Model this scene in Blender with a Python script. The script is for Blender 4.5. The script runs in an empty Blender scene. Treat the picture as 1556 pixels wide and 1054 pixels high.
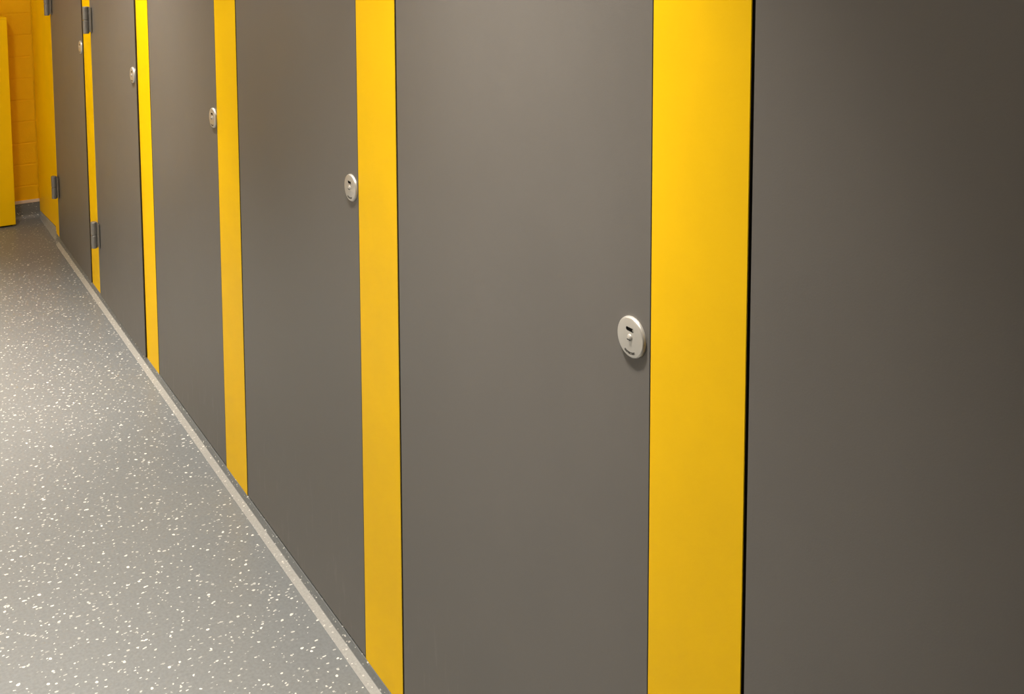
import bpy, bmesh, math, random
from mathutils import Matrix, Vector

S = bpy.context.scene
COL = S.collection
random.seed(7)

# ------------------------------------------------------------------ camera
cam_d = bpy.data.cameras.new('camera')
cam = bpy.data.objects.new('camera', cam_d)
COL.objects.link(cam)
S.camera = cam
CAM = Vector((-0.9558, -0.1684, 1.7027))
yaw, pitch, roll = (math.radians(a) for a in (30.66903594, 5.07356624, -0.39616864))
f = Vector((math.sin(yaw) * math.cos(pitch), math.cos(yaw) * math.cos(pitch), -math.sin(pitch)))
r0 = Vector((math.cos(yaw), -math.sin(yaw), 0))
u0 = r0.cross(f)
r = math.cos(roll) * r0 + math.sin(roll) * u0
u = -math.sin(roll) * r0 + math.cos(roll) * u0
cam.matrix_world = Matrix(((r.x, u.x, -f.x, CAM.x), (r.y, u.y, -f.y, CAM.y), (r.z, u.z, -f.z, CAM.z), (0, 0, 0, 1)))
cam_d.sensor_fit = 'HORIZONTAL'
cam_d.sensor_width = 36
cam_d.lens = 36 * 1636.962 / 1556
cam_d.shift_x = 71.0744 / 1556          # the photograph is the lower part of a taller frame
cam_d.shift_y = -521.7999 / 1556
cam_d.clip_start = 0.02

# ------------------------------------------------------------------ world and exposure
W = bpy.data.worlds.new('world')
S.world = W
W.use_nodes = True
W.node_tree.nodes['Background'].inputs[0].default_value = (1, 0.95, 0.88, 1)
W.node_tree.nodes['Background'].inputs[1].default_value = 0.0
S.view_settings.view_transform = 'Standard'
S.view_settings.look = 'None'
S.view_settings.gamma = 1
S.view_settings.use_curve_mapping = False
S.view_settings.exposure = 1.0

LAMP_COLOUR = (1.0, 0.915, 0.80)
# x, y, glow of the diffuser, power and spread of the downward beam of each round ceiling lamp, what it hangs over
LAMPS = [(-0.40, 0.60, 0.0, 0.6, 70, 'over the nearest grey door'),
         (-0.40, 1.25, 0.0, 7.6, 76, 'beside the widest yellow panel'),
         (-0.40, 2.00, 0.0, 2.4, 90, 'beside the second widest yellow panel'),
         (-0.40, 2.75, 0.0, 2.0, 115, 'beside the third yellow panel from the right'),
         (-0.40, 3.50, 0.0, 6.2, 70, 'beside the fourth yellow panel from the right'),
         (-0.40, 4.25, 0.0, 3.4, 115, 'beside the door with hinges on the thin yellow panel'),
         (-0.86, 4.25, 39.0, 0.0, 70, 'the largest, in the middle of the passage'),
         (-1.60, 4.25, 0.0, 20.0, 70, 'on the far side of the passage nearest the end wall'),
         (-1.60, 2.05, 0.0, 11.0, 70, 'on the far side of the passage, nearer one')]
LAMP_RADIUS = (0.10, 0.16)     # downlight, large lamp
for _x, _y, _e, _w, _s, _t in LAMPS:
    if _w:
        _l = bpy.data.lights.new('lamp_beam', 'AREA')
        _l.shape, _l.size, _l.energy, _l.spread, _l.color = 'DISK', 0.18, _w, math.radians(_s), LAMP_COLOUR
        _o = bpy.data.objects.new('lamp_beam', _l)
        COL.objects.link(_o)
        _o.location = (_x, _y, 2.60 - 0.03)

# room
XL, XR = -2.05, 1.55
YN, YF = -1.9, 6.12
ZC = 2.60

# ------------------------------------------------------------------ materials
def mat(name, base, rough=0.5, metal=0.0, spec=0.5):
    m = bpy.data.materials.new(name)
    m.use_nodes = True
    b = m.node_tree.nodes['Principled BSDF']
    b.inputs['Base Color'].default_value = (*base, 1)
    b.inputs['Roughness'].default_value = rough
    b.inputs['Metallic'].default_value = metal
    b.inputs['Specular IOR Level'].default_value = spec
    return m, m.node_tree.nodes, m.node_tree.links, b


def coords(nt, scale=(1, 1, 1)):
    g = nt.new('ShaderNodeNewGeometry')
    mp = nt.new('ShaderNodeMapping')
    mp.inputs['Scale'].default_value = scale
    return g, mp


def noise(nt, lk, vec, scale, detail=3, rough=0.5):
    n = nt.new('ShaderNodeTexNoise')
    n.inputs['Scale'].default_value = scale
    n.inputs['Detail'].default_value = detail
    n.inputs['Roughness'].default_value = rough
    lk.new(vec, n.inputs['Vector'])
    return n


def bump(nt, lk, height, b, strength, dist=0.001):
    bp = nt.new('ShaderNodeBump')
    bp.inputs['Strength'].default_value = strength
    bp.inputs['Distance'].default_value = dist
    lk.new(height, bp.inputs['Height'])
    lk.new(bp.outputs[0], b.inputs['Normal'])


def mixcol(nt, lk, fac, a, b_, blend='MIX'):
    m = nt.new('ShaderNodeMix')
    m.data_type = 'RGBA'
    m.blend_type = blend
    for sock, v in ((m.inputs[0], fac), (m.inputs[6], a), (m.inputs[7], b_)):
        if isinstance(v, (int, float)):
            sock.default_value = v
        elif isinstance(v, tuple):
            sock.default_value = (*v, 1)
        else:
            lk.new(v, sock)
    return m.outputs[2]


def ramp(nt, lk, val, lo, hi, a=0.0, b_=1.0):
    n = nt.new('ShaderNodeMapRange')
    n.inputs[1].default_value = lo
    n.inputs[2].default_value = hi
    n.inputs[3].default_value = a
    n.inputs[4].default_value = b_
    lk.new(val, n.inputs[0])
    return n.outputs[0]


def math_node(nt, lk, op, a, b_=None):
    n = nt.new('ShaderNodeMath')
    n.operation = op
    for s, v in ((n.inputs[0], a), (n.inputs[1], b_)):
        if v is None:
            continue
        if isinstance(v, (int, float)):
            s.default_value = v
        else:
            lk.new(v, s)
    return n.outputs[0]


def laminate(name, base, rough, scuffs, spec=0.5):
    m, nt, lk, b = mat(name, base, rough, 0.0, spec)
    g, mp = coords(nt)
    lk.new(g.outputs['Position'], mp.inputs['Vector'])
    P = mp.outputs[0]
    fine = noise(nt, lk, P, 420, 2, 0.6)
    mid = noise(nt, lk, P, 3.1, 4, 0.55)
    dark = tuple(c * 0.95 for c in base)
    lite = tuple(c * 1.05 for c in base)
    c = mixcol(nt, lk, ramp(nt, lk, mid.outputs[0], 0.3, 0.7), dark, lite)
    if scuffs:
        # faint pale mop and shoe marks kept to the foot of the doors
        st = nt.new('ShaderNodeMapping')
        st.inputs['Scale'].default_value = (1, 30, 5.5)
        lk.new(g.outputs['Position'], st.inputs['Vector'])
        sn = noise(nt, lk, st.outputs[0], 1.6, 4, 0.6)
        sep = nt.new('ShaderNodeSeparateXYZ')
        lk.new(g.outputs['Position'], sep.inputs[0])
        low = ramp(nt, lk, sep.outputs[2], 0.42, 0.06)
        fac = math_node(nt, lk, 'MULTIPLY', ramp(nt, lk, sn.outputs[0], 0.58, 0.74, 0, 0.36), low)
        c = mixcol(nt, lk, fac, c, tuple(min(1, x * 1.9) for x in base))
    lk.new(c, b.inputs['Base Color'])
    lk.new(ramp(nt, lk, mid.outputs[0], 0.3, 0.7, rough - 0.03, rough + 0.04), b.inputs['Roughness'])
    bump(nt, lk, fine.outputs[0], b, 0.16, 0.0006)
    return m


GREY = laminate('grey_laminate', (0.145, 0.137, 0.129), 0.44, True)
YELLOW = laminate('yellow_laminate', (0.98, 0.60, 0.0003), 0.48, False, 0.15)
CORE = mat('black_laminate_core', (0.014, 0.010, 0.008), 0.6)[0]

m, nt, lk, b = mat('satin_aluminium', (0.60, 0.585, 0.555), 0.33, 0.6)
g, mp = coords(nt, (1, 1, 1))
lk.new(g.outputs['Position'], mp.inputs['Vector'])
bump(nt, lk, noise(nt, lk, mp.outputs[0], 1500, 2).outputs[0], b, 0.1, 0.0003)
SATIN = m
m, nt, lk, b = mat('grey_hinge_metal', (0.22, 0.205, 0.185), 0.42, 0.35)
HINGE = m
INK = mat('engraved_dark_lettering', (0.03, 0.026, 0.022), 0.6)[0]
HOLE = mat('dark_slot', (0.004, 0.004, 0.004), 0.8)[0]

# speckled safety vinyl
def vinyl(name, base, rough):
    m, nt, lk, b = mat(name, base, rough)
    g = nt.new('ShaderNodeNewGeometry')
    P = g.outputs['Position']
    # the sheet is turned up the skirtings, so its pattern runs on up the upright faces
    sp = nt.new('ShaderNodeSeparateXYZ')
    lk.new(P, sp.inputs[0])
    cb = nt.new('ShaderNodeCombineXYZ')
    lk.new(math_node(nt, lk, 'ADD', sp.outputs[0], sp.outputs[2]), cb.inputs[0])
    lk.new(math_node(nt, lk, 'ADD', sp.outputs[1], sp.outputs[2]), cb.inputs[1])
    P = cb.outputs[0]
    warp = noise(nt, lk, P, 60, 2)
    wv = nt.new('ShaderNodeVectorMath')
    wv.operation = 'MULTIPLY_ADD'
    lk.new(warp.outputs[1], wv.inputs[0])
    wv.inputs[1].default_value = (0.011, 0.011, 0.0)
    lk.new(P, wv.inputs[2])
    total = None
    for ang, sc, sx, keep, rad in ((0.5, 47, 1.0, 0.26, 0.17), (-0.6, 40, 1.45, 0.26, 0.15), (1.3, 88, 1.2, 0.16, 0.20)):
        mp = nt.new('ShaderNodeMapping')
        mp.inputs['Rotation'].default_value = (0, 0, ang)
        mp.inputs['Location'].default_value = (ang * 3.1, sc * 0.37, 0.0)
        mp.inputs['Scale'].default_value = (1.0 / sx, sx, 0.0)
        lk.new(wv.outputs[0], mp.inputs['Vector'])
        v = nt.new('ShaderNodeTexVoronoi')
        v.voronoi_dimensions = '2D'
        v.inputs['Scale'].default_value = sc
        lk.new(mp.outputs[0], v.inputs['Vector'])
        sep = nt.new('ShaderNodeSeparateColor')
        lk.new(v.outputs['Color'], sep.inputs[0])
        r_ = math_node(nt, lk, 'MULTIPLY', ramp(nt, lk, sep.outputs[1], 0, 1, 0.45, 1.0), rad)
        inside = math_node(nt, lk, 'LESS_THAN', v.outputs['Distance'], r_)
        on = math_node(nt, lk, 'LESS_THAN', sep.outputs[0], keep)
        amt = ramp(nt, lk, sep.outputs[2], 0, 1, 0.15, 1.0)
        one = math_node(nt, lk, 'MULTIPLY', math_node(nt, lk, 'MULTIPLY', inside, on), amt)
        total = one if total is None else math_node(nt, lk, 'MAXIMUM', total, one)
    mott = noise(nt, lk, P, 130, 3, 0.6)
    big = noise(nt, lk, P, 2.3, 4, 0.55)
    c = mixcol(nt, lk, ramp(nt, lk, mott.outputs[0], 0.3, 0.7), tuple(x * 0.88 for x in base), tuple(x * 1.12 for x in base))
    c = mixcol(nt, lk, ramp(nt, lk, big.outputs[0], 0.35, 0.7, 0, 0.12), c, tuple(x * 0.7 for x in base))
    c = mixcol(nt, lk, total, c, (0.80, 0.79, 0.74))
    lk.new(c, b.inputs['Base Color'])
    lk.new(ramp(nt, lk, big.outputs[0], 0.3, 0.7, rough - 0.04, rough + 0.05), b.inputs['Roughness'])
    bump(nt, lk, mott.outputs[0], b, 0.25, 0.0008)
    return m


VINYL = vinyl('speckled_grey_vinyl', (0.168, 0.178, 0.183), 0.37)
COVE_LIT = vinyl('coved_vinyl_painted_sheen', (0.355, 0.355, 0.345), 0.38)  # same vinyl, with the cove's reflected light put into a paler base colour

m, nt, lk, b = mat('yellow_painted_block', (0.88, 0.49, 0.0005), 0.6, 0.0, 0.2)
g, mp = coords(nt)
lk.new(g.outputs['Position'], mp.inputs['Vector'])
n1 = noise(nt, lk, mp.outputs[0], 160, 4, 0.65)
bump(nt, lk, n1.outputs[0], b, 0.5, 0.002)
BLOCK = m
CAPPING = mat('pale_pink_skirting_cap', (0.74, 0.62, 0.53), 0.45)[0]
PAINT = mat('warm_white_paint', (0.72, 0.69, 0.63), 0.6)[0]
CEIL = mat('ceiling_white', (0.78, 0.76, 0.72), 0.8)[0]
LEAFDARK = HINGE
m, nt, lk, b = mat('lamp_diffuser', (0.9, 0.9, 0.9), 0.6)
EMIT = {}
def emitter(strength):
    if strength not in EMIT:
        mm = bpy.data.materials.new('lamp_diffuser_lit')
        mm.use_nodes = True
        bb = mm.node_tree.nodes['Principled BSDF']
        bb.inputs['Base Color'].default_value = (0.9, 0.9, 0.9, 1)
        bb.inputs['Emission Color'].default_value = (*LAMP_COLOUR, 1)
        bb.inputs['Emission Strength'].default_value = strength
        EMIT[strength] = mm
    return EMIT[strength]


# ------------------------------------------------------------------ helpers
def link(name, bm, mats, parent=None, smooth=False):
    me = bpy.data.meshes.new(name)
    bm.normal_update()
    bm.to_mesh(me)
    bm.free()
    for mm in (mats if isinstance(mats, (list, tuple)) else [mats]):
        me.materials.append(mm)
    if smooth:
        for p in me.polygons:
            p.use_smooth = True
        me.set_sharp_from_angle(angle=math.radians(35))
    o = bpy.data.objects.new(name, me)
    COL.objects.link(o)
    if parent:
        o.parent = parent
    return o


def box(bm, x0, x1, y0, y1, z0, z1, bevel=0.0, segs=2, face_axis=None):
    """box; with face_axis the two big faces keep material 0 and the rim gets material 1"""
    vs = [bm.verts.new((x, y, z)) for x in (x0, x1) for y in (y0, y1) for z in (z0, z1)]
    q = [(0, 1, 3, 2), (4, 6, 7, 5), (0, 4, 5, 1), (2, 3, 7, 6), (0, 2, 6, 4), (1, 5, 7, 3)]
    fs = [bm.faces.new([vs[i] for i in t]) for t in q]
    if bevel:
        es = list({e for ff in fs for e in ff.edges})
        bmesh.ops.bevel(bm, geom=es, offset=bevel, segments=segs, affect='EDGES', clamp_overlap=True)
    bmesh.ops.recalc_face_normals(bm, faces=bm.faces)
    if face_axis is not None:
        for ff in bm.faces:
            ff.material_index = 0 if abs(ff.normal[face_axis]) > 0.5 else 1
    return fs


def lathe(bm, prof, n=48, axis='x', centre=(0, 0, 0), cap=True):
    """prof: (radius, height) pairs turned about the axis, height along it"""
    rings = []
    for rad, h in prof:
        ring = []
        for k in range(n):
            a = 2 * math.pi * k / n
            p, q = rad * math.cos(a), rad * math.sin(a)
            co = (h, p, q) if axis == 'x' else (p, q, h)
            ring.append(bm.verts.new([co[i] + centre[i] for i in range(3)]))
        rings.append(ring)
    for a, b_ in zip(rings, rings[1:]):
        for k in range(n):
            bm.faces.new((a[k], a[(k + 1) % n], b_[(k + 1) % n], b_[k]))
    if cap:
        bm.faces.new(rings[0])
        bm.faces.new(rings[-1])
    bmesh.ops.recalc_face_normals(bm, faces=bm.faces)


def empty(name, loc, label, cat, group=None):
    o = bpy.data.objects.new(name, None)
    o.empty_display_size = 0.1
    o.location = loc
    COL.objects.link(o)
    o['label'] = label
    o['category'] = cat
    if group:
        o['group'] = group
    return o


def tag(o, label, cat, group=None):
    o['label'] = label
    o['category'] = cat
    if group:
        o['group'] = group
    return o


def structure(o):
    o['kind'] = 'structure'
    return o


# ------------------------------------------------------------------ the room
bm = bmesh.new(); box(bm, XL - 0.1, XR + 0.1, YN - 0.1, YF + 0.1, -0.08, 0.0)
structure(link('floor', bm, VINYL))
bm = bmesh.new(); box(bm, XL - 0.1, XR + 0.1, YN - 0.1, YF + 0.1, ZC, ZC + 0.1)
structure(link('ceiling', bm, CEIL))
bm = bmesh.new(); box(bm, XL - 0.1, XL, YN - 0.1, YF + 0.1, 0, ZC)
structure(link('wall_left', bm, PAINT))
bm = bmesh.new(); box(bm, XR, XR + 0.1, YN - 0.1, YF + 0.1, 0, ZC)
structure(link('wall_right', bm, PAINT))
bm = bmesh.new(); box(bm, XL, XR, YN - 0.1, YN, 0, ZC)
structure(link('wall_near', bm, PAINT))

# end wall: mortar backing with each painted block its own piece
end = None
bm = bmesh.new(); box(bm, XL, XR, YF + 0.0016, YF + 0.11, 0, ZC)
end = structure(link('wall_end', bm, BLOCK))
CH, CL, J = 0.12, 0.44, 0.006
shapes = {}
def brick_mesh(w, h):
    key = (round(w, 3), round(h, 3))
    if key not in shapes:
        b2 = bmesh.new()
        box(b2, -w / 2, w / 2, 0.0, 0.05, -h / 2, h / 2, bevel=0.0014, segs=1)
        me = bpy.data.meshes.new('brick')
        b2.normal_update(); b2.to_mesh(me); b2.free()
        me.materials.append(BLOCK)
        shapes[key] = me
    return shapes[key]

z = 0.065
row = 0
while z < ZC - 0.01:
    z1 = min(z + CH, ZC)
    x = -0.001
    first = True
    while x > XL + 0.01:
        w = CL / 2 if (first and row % 2) else CL
        x0 = max(x - w, XL)
        if x - x0 > 0.03:
            o = bpy.data.objects.new('brick', brick_mesh(x - x0 - J, z1 - z - J))
            COL.objects.link(o)
            o.parent = end
            o.location = ((x + x0) / 2, YF - random.uniform(0.0, 0.0012), (z + z1) / 2)
        x = x0
        first = False
    z = z1
    row += 1

# end wall skirting: vinyl turned up the wall under a pale capping strip
bm = bmesh.new()
prof = [(YF - 0.035, 0.0), (YF - 0.022, 0.004), (YF - 0.012, 0.014), (YF - 0.008, 0.03), (YF - 0.007, 0.088), (YF + 0.002, 0.088), (YF + 0.002, 0.0)]
a = [bm.verts.new((XL + 0.001, y, zz)) for y, zz in prof]
c = [bm.verts.new((0.0, y, zz)) for y, zz in prof]
for i in range(len(prof)):
    j = (i + 1) % len(prof)
    bm.faces.new((a[i], a[j], c[j], c[i]))
bm.faces.new(a); bm.faces.new(c)
bmesh.ops.recalc_face_normals(bm, faces=bm.faces)
base_end = structure(link('baseboard_end', bm, VINYL, smooth=True))
bm = bmesh.new(); box(bm, XL + 0.001, 0.0, YF - 0.010, YF + 0.002, 0.088, 0.1045, bevel=0.0015)
link('capping_strip', bm, CAPPING, base_end)

# coved upstand along the foot of the cubicles; set back at the far end panel
bm = bmesh.new()
stations = []
for yy, off, top in ((YN + 0.01, 0.0, 0.0365), (5.505, 0.0, 0.0365), (5.540, 0.002, 0.0365), (5.612, 0.010, 0.0375), (5.636, 0.010, 0.0665), (YF - 0.012, 0.012, 0.0370)):
    pr = [(-0.0190 + off, 0.0003), (-0.0185 + off, 0.0012), (-0.0035 + off * 0.2, 0.0118 + (top - 0.0365) * 0.8), (-0.0022 + off * 0.1, 0.0140 + (top - 0.0365) * 0.85),
          (-0.0018, top - 0.0015), (-0.0010, top - 0.0001), (0.03, top), (0.03, 0.0003)]
    stations.append([bm.verts.new((px, yy, pz)) for px, pz in pr])
for s_i, (A, B) in enumerate(zip(stations, stations[1:])):
    for i in range(len(A)):
        j = (i + 1) % len(A)
        ff = bm.faces.new((A[i], A[j], B[j], B[i]))
        ff.material_index = 1 if (i < 2 and s_i != 2) or (i < 5 and s_i >= 3) else 0  # second slot is the vinyl with painted sheen; the corner turn stays darker
bm.faces.new(stations[0]); bm.faces.new(stations[-1])
bmesh.ops.recalc_face_normals(bm, faces=bm.faces)
structure(link('baseboard_right', bm, [VINYL, COVE_LIT], smooth=True))

# ------------------------------------------------------------------ cubicle fronts
TH = 0.013          # compact laminate thickness
ZB, ZD, ZP = 0.0365, 2.02, 2.10

# yellow pilasters: far y, near y, label
PIL = [
    (0.7665, 0.9460, 'widest yellow upright panel with a black gap on its right'),
    (1.7170, 1.8975, 'yellow upright panel right of the second largest round lock, wedge foot at bottom edge'),
    (2.6800, 2.8660, 'yellow upright panel third from the right, foot meeting the floor edging mid-picture'),
    (3.6220, 3.7870, 'bright yellow upright panel fourth from the right with a dark line on its left'),
    (4.5600, 4.7390, 'thin far yellow upright panel crossed by two grey hinges'),
    (-0.1850, -0.0060, 'yellow upright panel beyond the right edge of the nearest grey door'),
]
for y0, y1, lab in PIL:
    bm = bmesh.new()
    box(bm, 0.0, TH, y0, y1, ZB, ZP, bevel=0.0007, segs=2, face_axis=0)
    tag(link('yellow_pilaster', bm, [YELLOW, CORE]), lab, 'panel', 'yellow uprights between the cubicle doors')

# end panel: runs to the end wall, notched above the set back floor edging
bm = bmesh.new()
prof = [(5.517, 0.0365), (5.630, 0.0365), (5.630, 0.069), (5.655, 0.068), (6.118, 0.0375), (6.118, ZP), (5.517, ZP)]
A = [bm.verts.new((0.0, y, zz)) for y, zz in prof]
B = [bm.verts.new((TH, y, zz)) for y, zz in prof]
n = len(prof)
for i in range(n):
    bm.faces.new((A[i], A[(i + 1) % n], B[(i + 1) % n], B[i]))
bm.faces.new(A); bm.faces.new(B)
bmesh.ops.recalc_face_normals(bm, faces=bm.faces)
for ff in bm.faces:
    ff.material_index = 0 if abs(ff.normal.x) > 0.5 else 1
tag(link('end_panel', bm, [YELLOW, CORE]), 'wide yellow end panel between the block wall and the farthest grey door', 'panel')


def slot_bm(bm, cy, cz, half, rad, x, depth=0.0, n=10, arc=0.0):
    """flat stadium lying along y, optionally bent along an arc radius about the disc centre"""
    pts = []
    for k in range(n + 1):
        a_ = -math.pi / 2 + math.pi * k / n
        pts.append((half + rad * math.cos(a_), rad * math.sin(a_)))
    for k in range(n + 1):
        a_ = math.pi / 2 + math.pi * k / n
        pts.append((-half + rad * math.cos(a_), rad * math.sin(a_)))
    if arc:
        pts = [((arc + q) * math.sin(p / arc), (arc + q) * math.cos(p / arc) - arc) for p, q in pts]
    front = [bm.verts.new((x, cy + p, cz + q)) for p, q in pts]
    back = [bm.verts.new((x + max(depth, 1e-5), cy + p, cz + q)) for p, q in pts]
    m_ = len(pts)
    for i in range(m_):
        bm.faces.new((front[i], front[(i + 1) % m_], back[(i + 1) % m_], back[i]))
    bm.faces.new(front); bm.faces.new(back)
    bmesh.ops.recalc_face_normals(bm, faces=bm.faces)


LOCK_R = 0.0298
LOCK_T = 0.0054

def lock_plate_mesh():
    """round bevelled plate with a true hole for the indicator window (bent slot)"""
    bm = bmesh.new()
    R, T = LOCK_R, LOCK_T
    # window outline on the front face
    N = 64
    arc, half, rad = 0.0130, 0.0056, 0.0031
    cz = 0.0
    win = []
    k2 = 8
    for k in range(k2 + 1):
        a_ = -math.pi / 2 + math.pi * k / k2
        win.append((half + rad * math.cos(a_), rad * math.sin(a_)))
    for k in range(k2 + 1):
        a_ = math.pi / 2 + math.pi * k / k2
        win.append((-half + rad * math.cos(a_), rad * math.sin(a_)))
    win = [((arc + q) * math.sin(p / arc), (arc + q) * math.cos(p / arc)) for p, q in win]
    rings = []
    for rad_, x in ((R, 0.0), (R, -T + 0.0036), (R - 0.0003, -T + 0.0022), (R - 0.0016, -T + 0.0006), (R - 0.0024, -T + 0.0001), (R - 0.0030, -T)):
        rings.append([bm.verts.new((x, rad_ * math.cos(2 * math.pi * k / N), rad_ * math.sin(2 * math.pi * k / N))) for k in range(N)])
    for A_, B_ in zip(rings, rings[1:]):
        for k in range(N):
            bm.faces.new((A_[k], A_[(k + 1) % N], B_[(k + 1) % N], B_[k]))
    bm.faces.new(rings[0])
    wv = [bm.verts.new((-T, p, q)) for p, q in win]
    wb = [bm.verts.new((-T + 0.0023, p, q)) for p, q in win]
    we = [bm.edges.new((wv[i], wv[(i + 1) % len(wv)])) for i in range(len(wv))]
    outer = [bm.edges.get((rings[-1][k], rings[-1][(k + 1) % N])) for k in range(N)]
    bmesh.ops.triangle_fill(bm, edges=we + outer, use_beauty=True)
    # triangle_fill may also close the window itself: remove those faces
    ws = set(wv)
    for ff in [ff for ff in bm.faces if all(v in ws for v in ff.verts)]:
        bm.faces.remove(ff)
    for i in range(len(wv)):
        j = (i + 1) % len(wv)
        bm.faces.new((wv[i], wv[j], wb[j], wb[i])).material_index = 1  # slot walls coloured dark, standing in for shade inside the recess
    bmesh.ops.recalc_face_normals(bm, faces=bm.faces)
    return bm


def build_lock(parent):
    o = link('lock_plate', lock_plate_mesh(), [SATIN, HOLE], parent, smooth=True)
    o['label'] = 'round satin metal lock plate'
    T = LOCK_T
    bm = bmesh.new()
    slot_bm(bm, 0, 0.0130, 0.0061, 0.0036, -T + 0.0016, 0.0008, arc=0.0130)
    w = link('indicator_window', bm, HOLE, o)
    bm = bmesh.new()
    lathe(bm, [(0.0021, -T + 0.0018), (0.0019, -T + 0.0014), (0.0010, -T + 0.0011)], 14, 'x', (0, -0.0052, 0.0114))
    link('indicator_pin', bm, SATIN, o, smooth=True)
    # emergency release boss with a coin slot under it
    bm = bmesh.new()
    lathe(bm, [(0.0052, -T + 0.0004), (0.0052, -T - 0.0004), (0.0046, -T - 0.0012), (0.0030, -T - 0.0023), (0.0010, -T - 0.0028)], 24, 'x', (0, 0, 0.0))
    link('release_boss', bm, SATIN, o, smooth=True)
    bm = bmesh.new()
    box(bm, -T - 0.0028, -T - 0.0009, -0.0034, 0.0034, -0.0030, -0.0014, bevel=0.0003, segs=1)
    link('coin_slot', bm, HOLE, o)
    # curved row of tiny engraved letters, too small to read, along the lower rim
    bm = bmesh.new()
    Rl = 0.0222
    random.seed(3)
    glyphs = 'ounocnOn'
    for k, gch in enumerate(glyphs):
        a0 = math.radians(-90 + (3.5 - k) * -7.4)
        def put(du0, du1, dv0, dv1):
            pts = []
            for uu, vv in ((du0, dv0), (du1, dv0), (du1, dv1), (du0, dv1)):
                # u runs to the reader's right (towards -y), v outward from the centre is down
                rr_ = Rl - vv
                aa = a0 + uu / Rl
                pts.append((rr_ * math.cos(aa), rr_ * math.sin(aa)))
            top = [bm.verts.new((-T - 0.00015, -p, q)) for p, q in pts]
            bot = [bm.verts.new((-T + 0.0002, -p, q)) for p, q in pts]
            bm.faces.new(top); bm.faces.new(bot)
            for i in range(4):
                bm.faces.new((top[i], top[(i + 1) % 4], bot[(i + 1) % 4], bot[i]))
        s = 0.0013
        put(-s, -s + 0.0008, -0.0016, 0.0016)
        if gch in 'ouOn':
            put(s - 0.0008, s, -0.0016, 0.0016)
        if gch in 'onOc':
            put(-s, s, 0.0008, 0.0016)
        if gch in 'ouOc':
            put(-s, s, -0.0016, -0.0008)
    bmesh.ops.recalc_face_normals(bm, faces=bm.faces)
    e = link('lettering', bm, INK, o)
    e['label'] = 'tiny dark lettering curved along the rim'
    return o


def build_hinge(parent, side_y):
    """lift-off hinge: two barrel knuckles, pin caps, a leaf screwed on the door face"""
    H, R = 0.115, 0.0128
    bm = bmesh.new()
    for z0, z1 in ((-H / 2, -0.0012), (0.0012, H / 2)):
        b2 = [(R - 0.0015, z0), (R, z0 + 0.0015), (R, z1 - 0.0015), (R - 0.0015, z1)]
        lathe(bm, b2, 24, 'z', (0, 0, 0))
    lathe(bm, [(R - 0.003, -0.002), (R - 0.003, 0.002)], 20, 'z')
    h = link('hinge', bm, HINGE, parent, smooth=True)
    bm = bmesh.new()
    box(bm, 0.0105, 0.0138, -0.050, 0.004, -H / 2 + 0.008, H / 2 - 0.001, bevel=0.0012, segs=2)
    link('hinge_leaf', bm, HINGE, h)
    return h


# grey doors: y near, y far, face x, lock y, lock z, hinge y or None, label
DOORS = [
    (-0.003, 0.7612, 0.0, 0.030, 1.100, None, 'nearest dark grey cubicle door filling the right side of the picture'),
    (0.9469, 1.7110, 0.0, 0.9842, 1.0955, None, 'dark grey cubicle door with the largest round lock, left of the widest yellow panel'),
    (1.8983, 2.6740, 0.0, 1.9310, 1.1000, None, 'dark grey cubicle door with the second largest round lock'),
    (2.8668, 3.6160, 0.0, 2.8965, 1.0935, None, 'dark grey cubicle door with its small round lock touching the third yellow panel'),
    (3.7885, 4.5560, -0.0056, 3.8330, 1.0985, 4.562, 'dark grey cubicle door whose cylindrical hinges cover the thin far yellow panel'),
    (4.7405, 5.5080, -0.0044, 4.7780, 1.0990, 5.500, 'farthest dark grey cubicle door, hinged beside the yellow end panel'),
]
for y0, y1, fx, ly, lz, hy, lab in DOORS:
    d = empty('cubicle_doorset', (fx, y1, 0.0405), lab, 'door', 'row of dark grey cubicle doors')
    d['kind'] = 'thing'
    bm = bmesh.new()
    box(bm, 0.0, TH, y0 - y1, 0.0, 0.0, ZD - 0.0405, bevel=0.0007, segs=2, face_axis=0)
    link('door_panel', bm, [GREY, CORE], d)
    lk_ = build_lock(d)
    lk_.location = (0.0, ly - y1, lz - 0.0405)
    if hy:
        for hz in (0.3075, 1.2395, 1.86):
            h = build_hinge(d, 0)
            h.location = (-0.022 - fx, hy - y1, hz - 0.0405)

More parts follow.
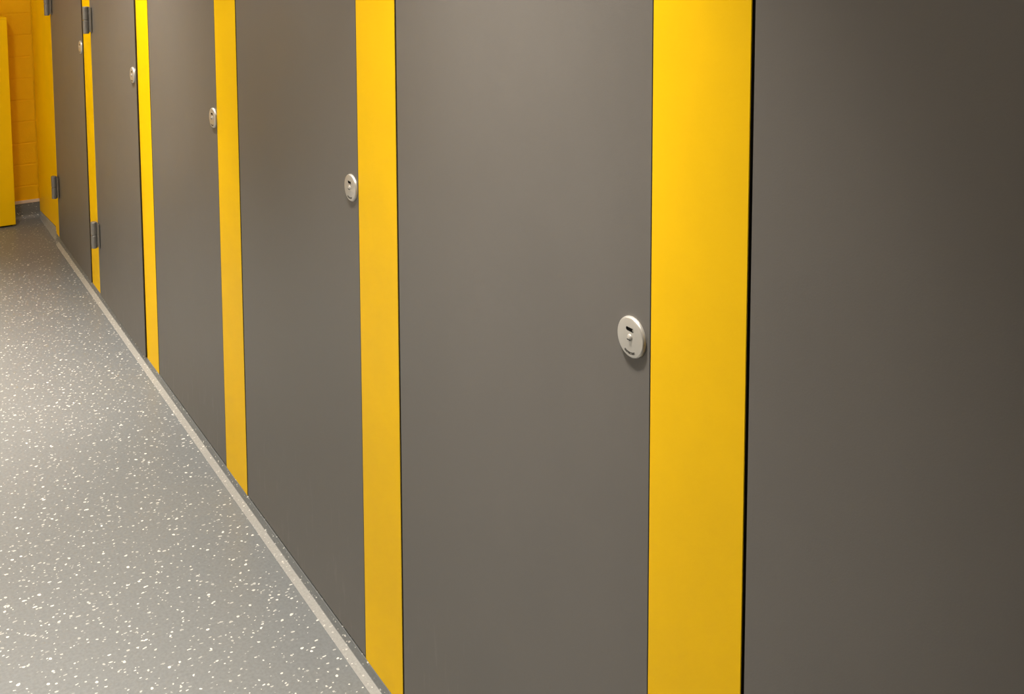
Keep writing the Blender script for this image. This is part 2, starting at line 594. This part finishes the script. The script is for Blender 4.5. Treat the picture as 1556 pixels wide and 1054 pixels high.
# head rail tying the fronts together and the cubicle dividers behind each pilaster
bm = bmesh.new(); box(bm, -0.012, 0.028, -0.2, 6.115, ZP, ZP + 0.045, bevel=0.004)
tag(link('head_rail', bm, HINGE), 'grey metal rail along the tops of the yellow panels', 'rail')
for k, (y0, y1, lab) in enumerate(PIL):
    yc = (y0 + y1) / 2
    bm = bmesh.new(); box(bm, TH + 0.001, XR - 0.002, yc - 0.0065, yc + 0.0065, 0.15, ZP - 0.02, bevel=0.0007, face_axis=1)
    tag(link('cubicle_divider', bm, [GREY, CORE]), 'dark grey cubicle divider behind the ' + ('widest yellow panel', 'second widest yellow panel', 'third yellow panel from the right', 'fourth yellow panel from the right', 'thin far yellow panel with hinges', 'yellow panel beyond the picture edge')[k], 'panel', 'cubicle dividers behind the fronts')

# ------------------------------------------------------------------ low yellow boxed duct by the end wall
dx1, dx0 = -0.1440, -1.15
dy0, dy1, dz1 = 5.995, 6.108, 1.1390
duct = empty('duct_box', ((dx0 + dx1) / 2, dy1, 0.0), 'low yellow boxed duct with a flat top standing before the block wall', 'duct')
def rel(o):
    o.matrix_parent_inverse = Matrix.Translation(-duct.location)
    return o
bm = bmesh.new(); box(bm, dx0, dx1, dy0, dy0 + 0.013, 0.010, dz1 - 0.0135, bevel=0.001)
rel(link('front_panel', bm, YELLOW, duct))
bm = bmesh.new(); box(bm, dx0, dx1, dy0, dy1, dz1 - 0.013, dz1, bevel=0.001)
rel(link('top_panel', bm, YELLOW, duct))
bm = bmesh.new(); box(bm, dx1 - 0.0131, dx1 - 0.0001, dy0 + 0.0135, dy1, 0.010, dz1 - 0.0135, bevel=0.001)
rel(link('side_panel', bm, YELLOW, duct))
bm = bmesh.new(); box(bm, dx0 + 0.02, dx1 - 0.015, dy0 + 0.02, dy1 - 0.03, 0.0, 0.0099)
rel(link('plinth', bm, CORE, duct))

# ------------------------------------------------------------------ ceiling lamps
for lx, ly, st, _w, _s, where in LAMPS:
    t = empty('ceiling_light', (lx, ly, ZC), 'round white rimmed ceiling light ' + where, 'light', 'ceiling lights along the passage')
    RAD = LAMP_RADIUS[1] if st else LAMP_RADIUS[0]
    bm = bmesh.new()
    lathe(bm, [(RAD + 0.03, 0.0), (RAD + 0.03, -0.012), (RAD + 0.012, -0.022), (RAD, -0.022), (RAD, -0.004)], 40, 'z', cap=False)
    link('trim_ring', bm, PAINT, t, smooth=True)
    bm = bmesh.new()
    lathe(bm, [(RAD - 0.002, -0.006), (RAD - 0.002, -0.014)], 40, 'z')
    link('diffuser', bm, emitter(st or 1.5), t)
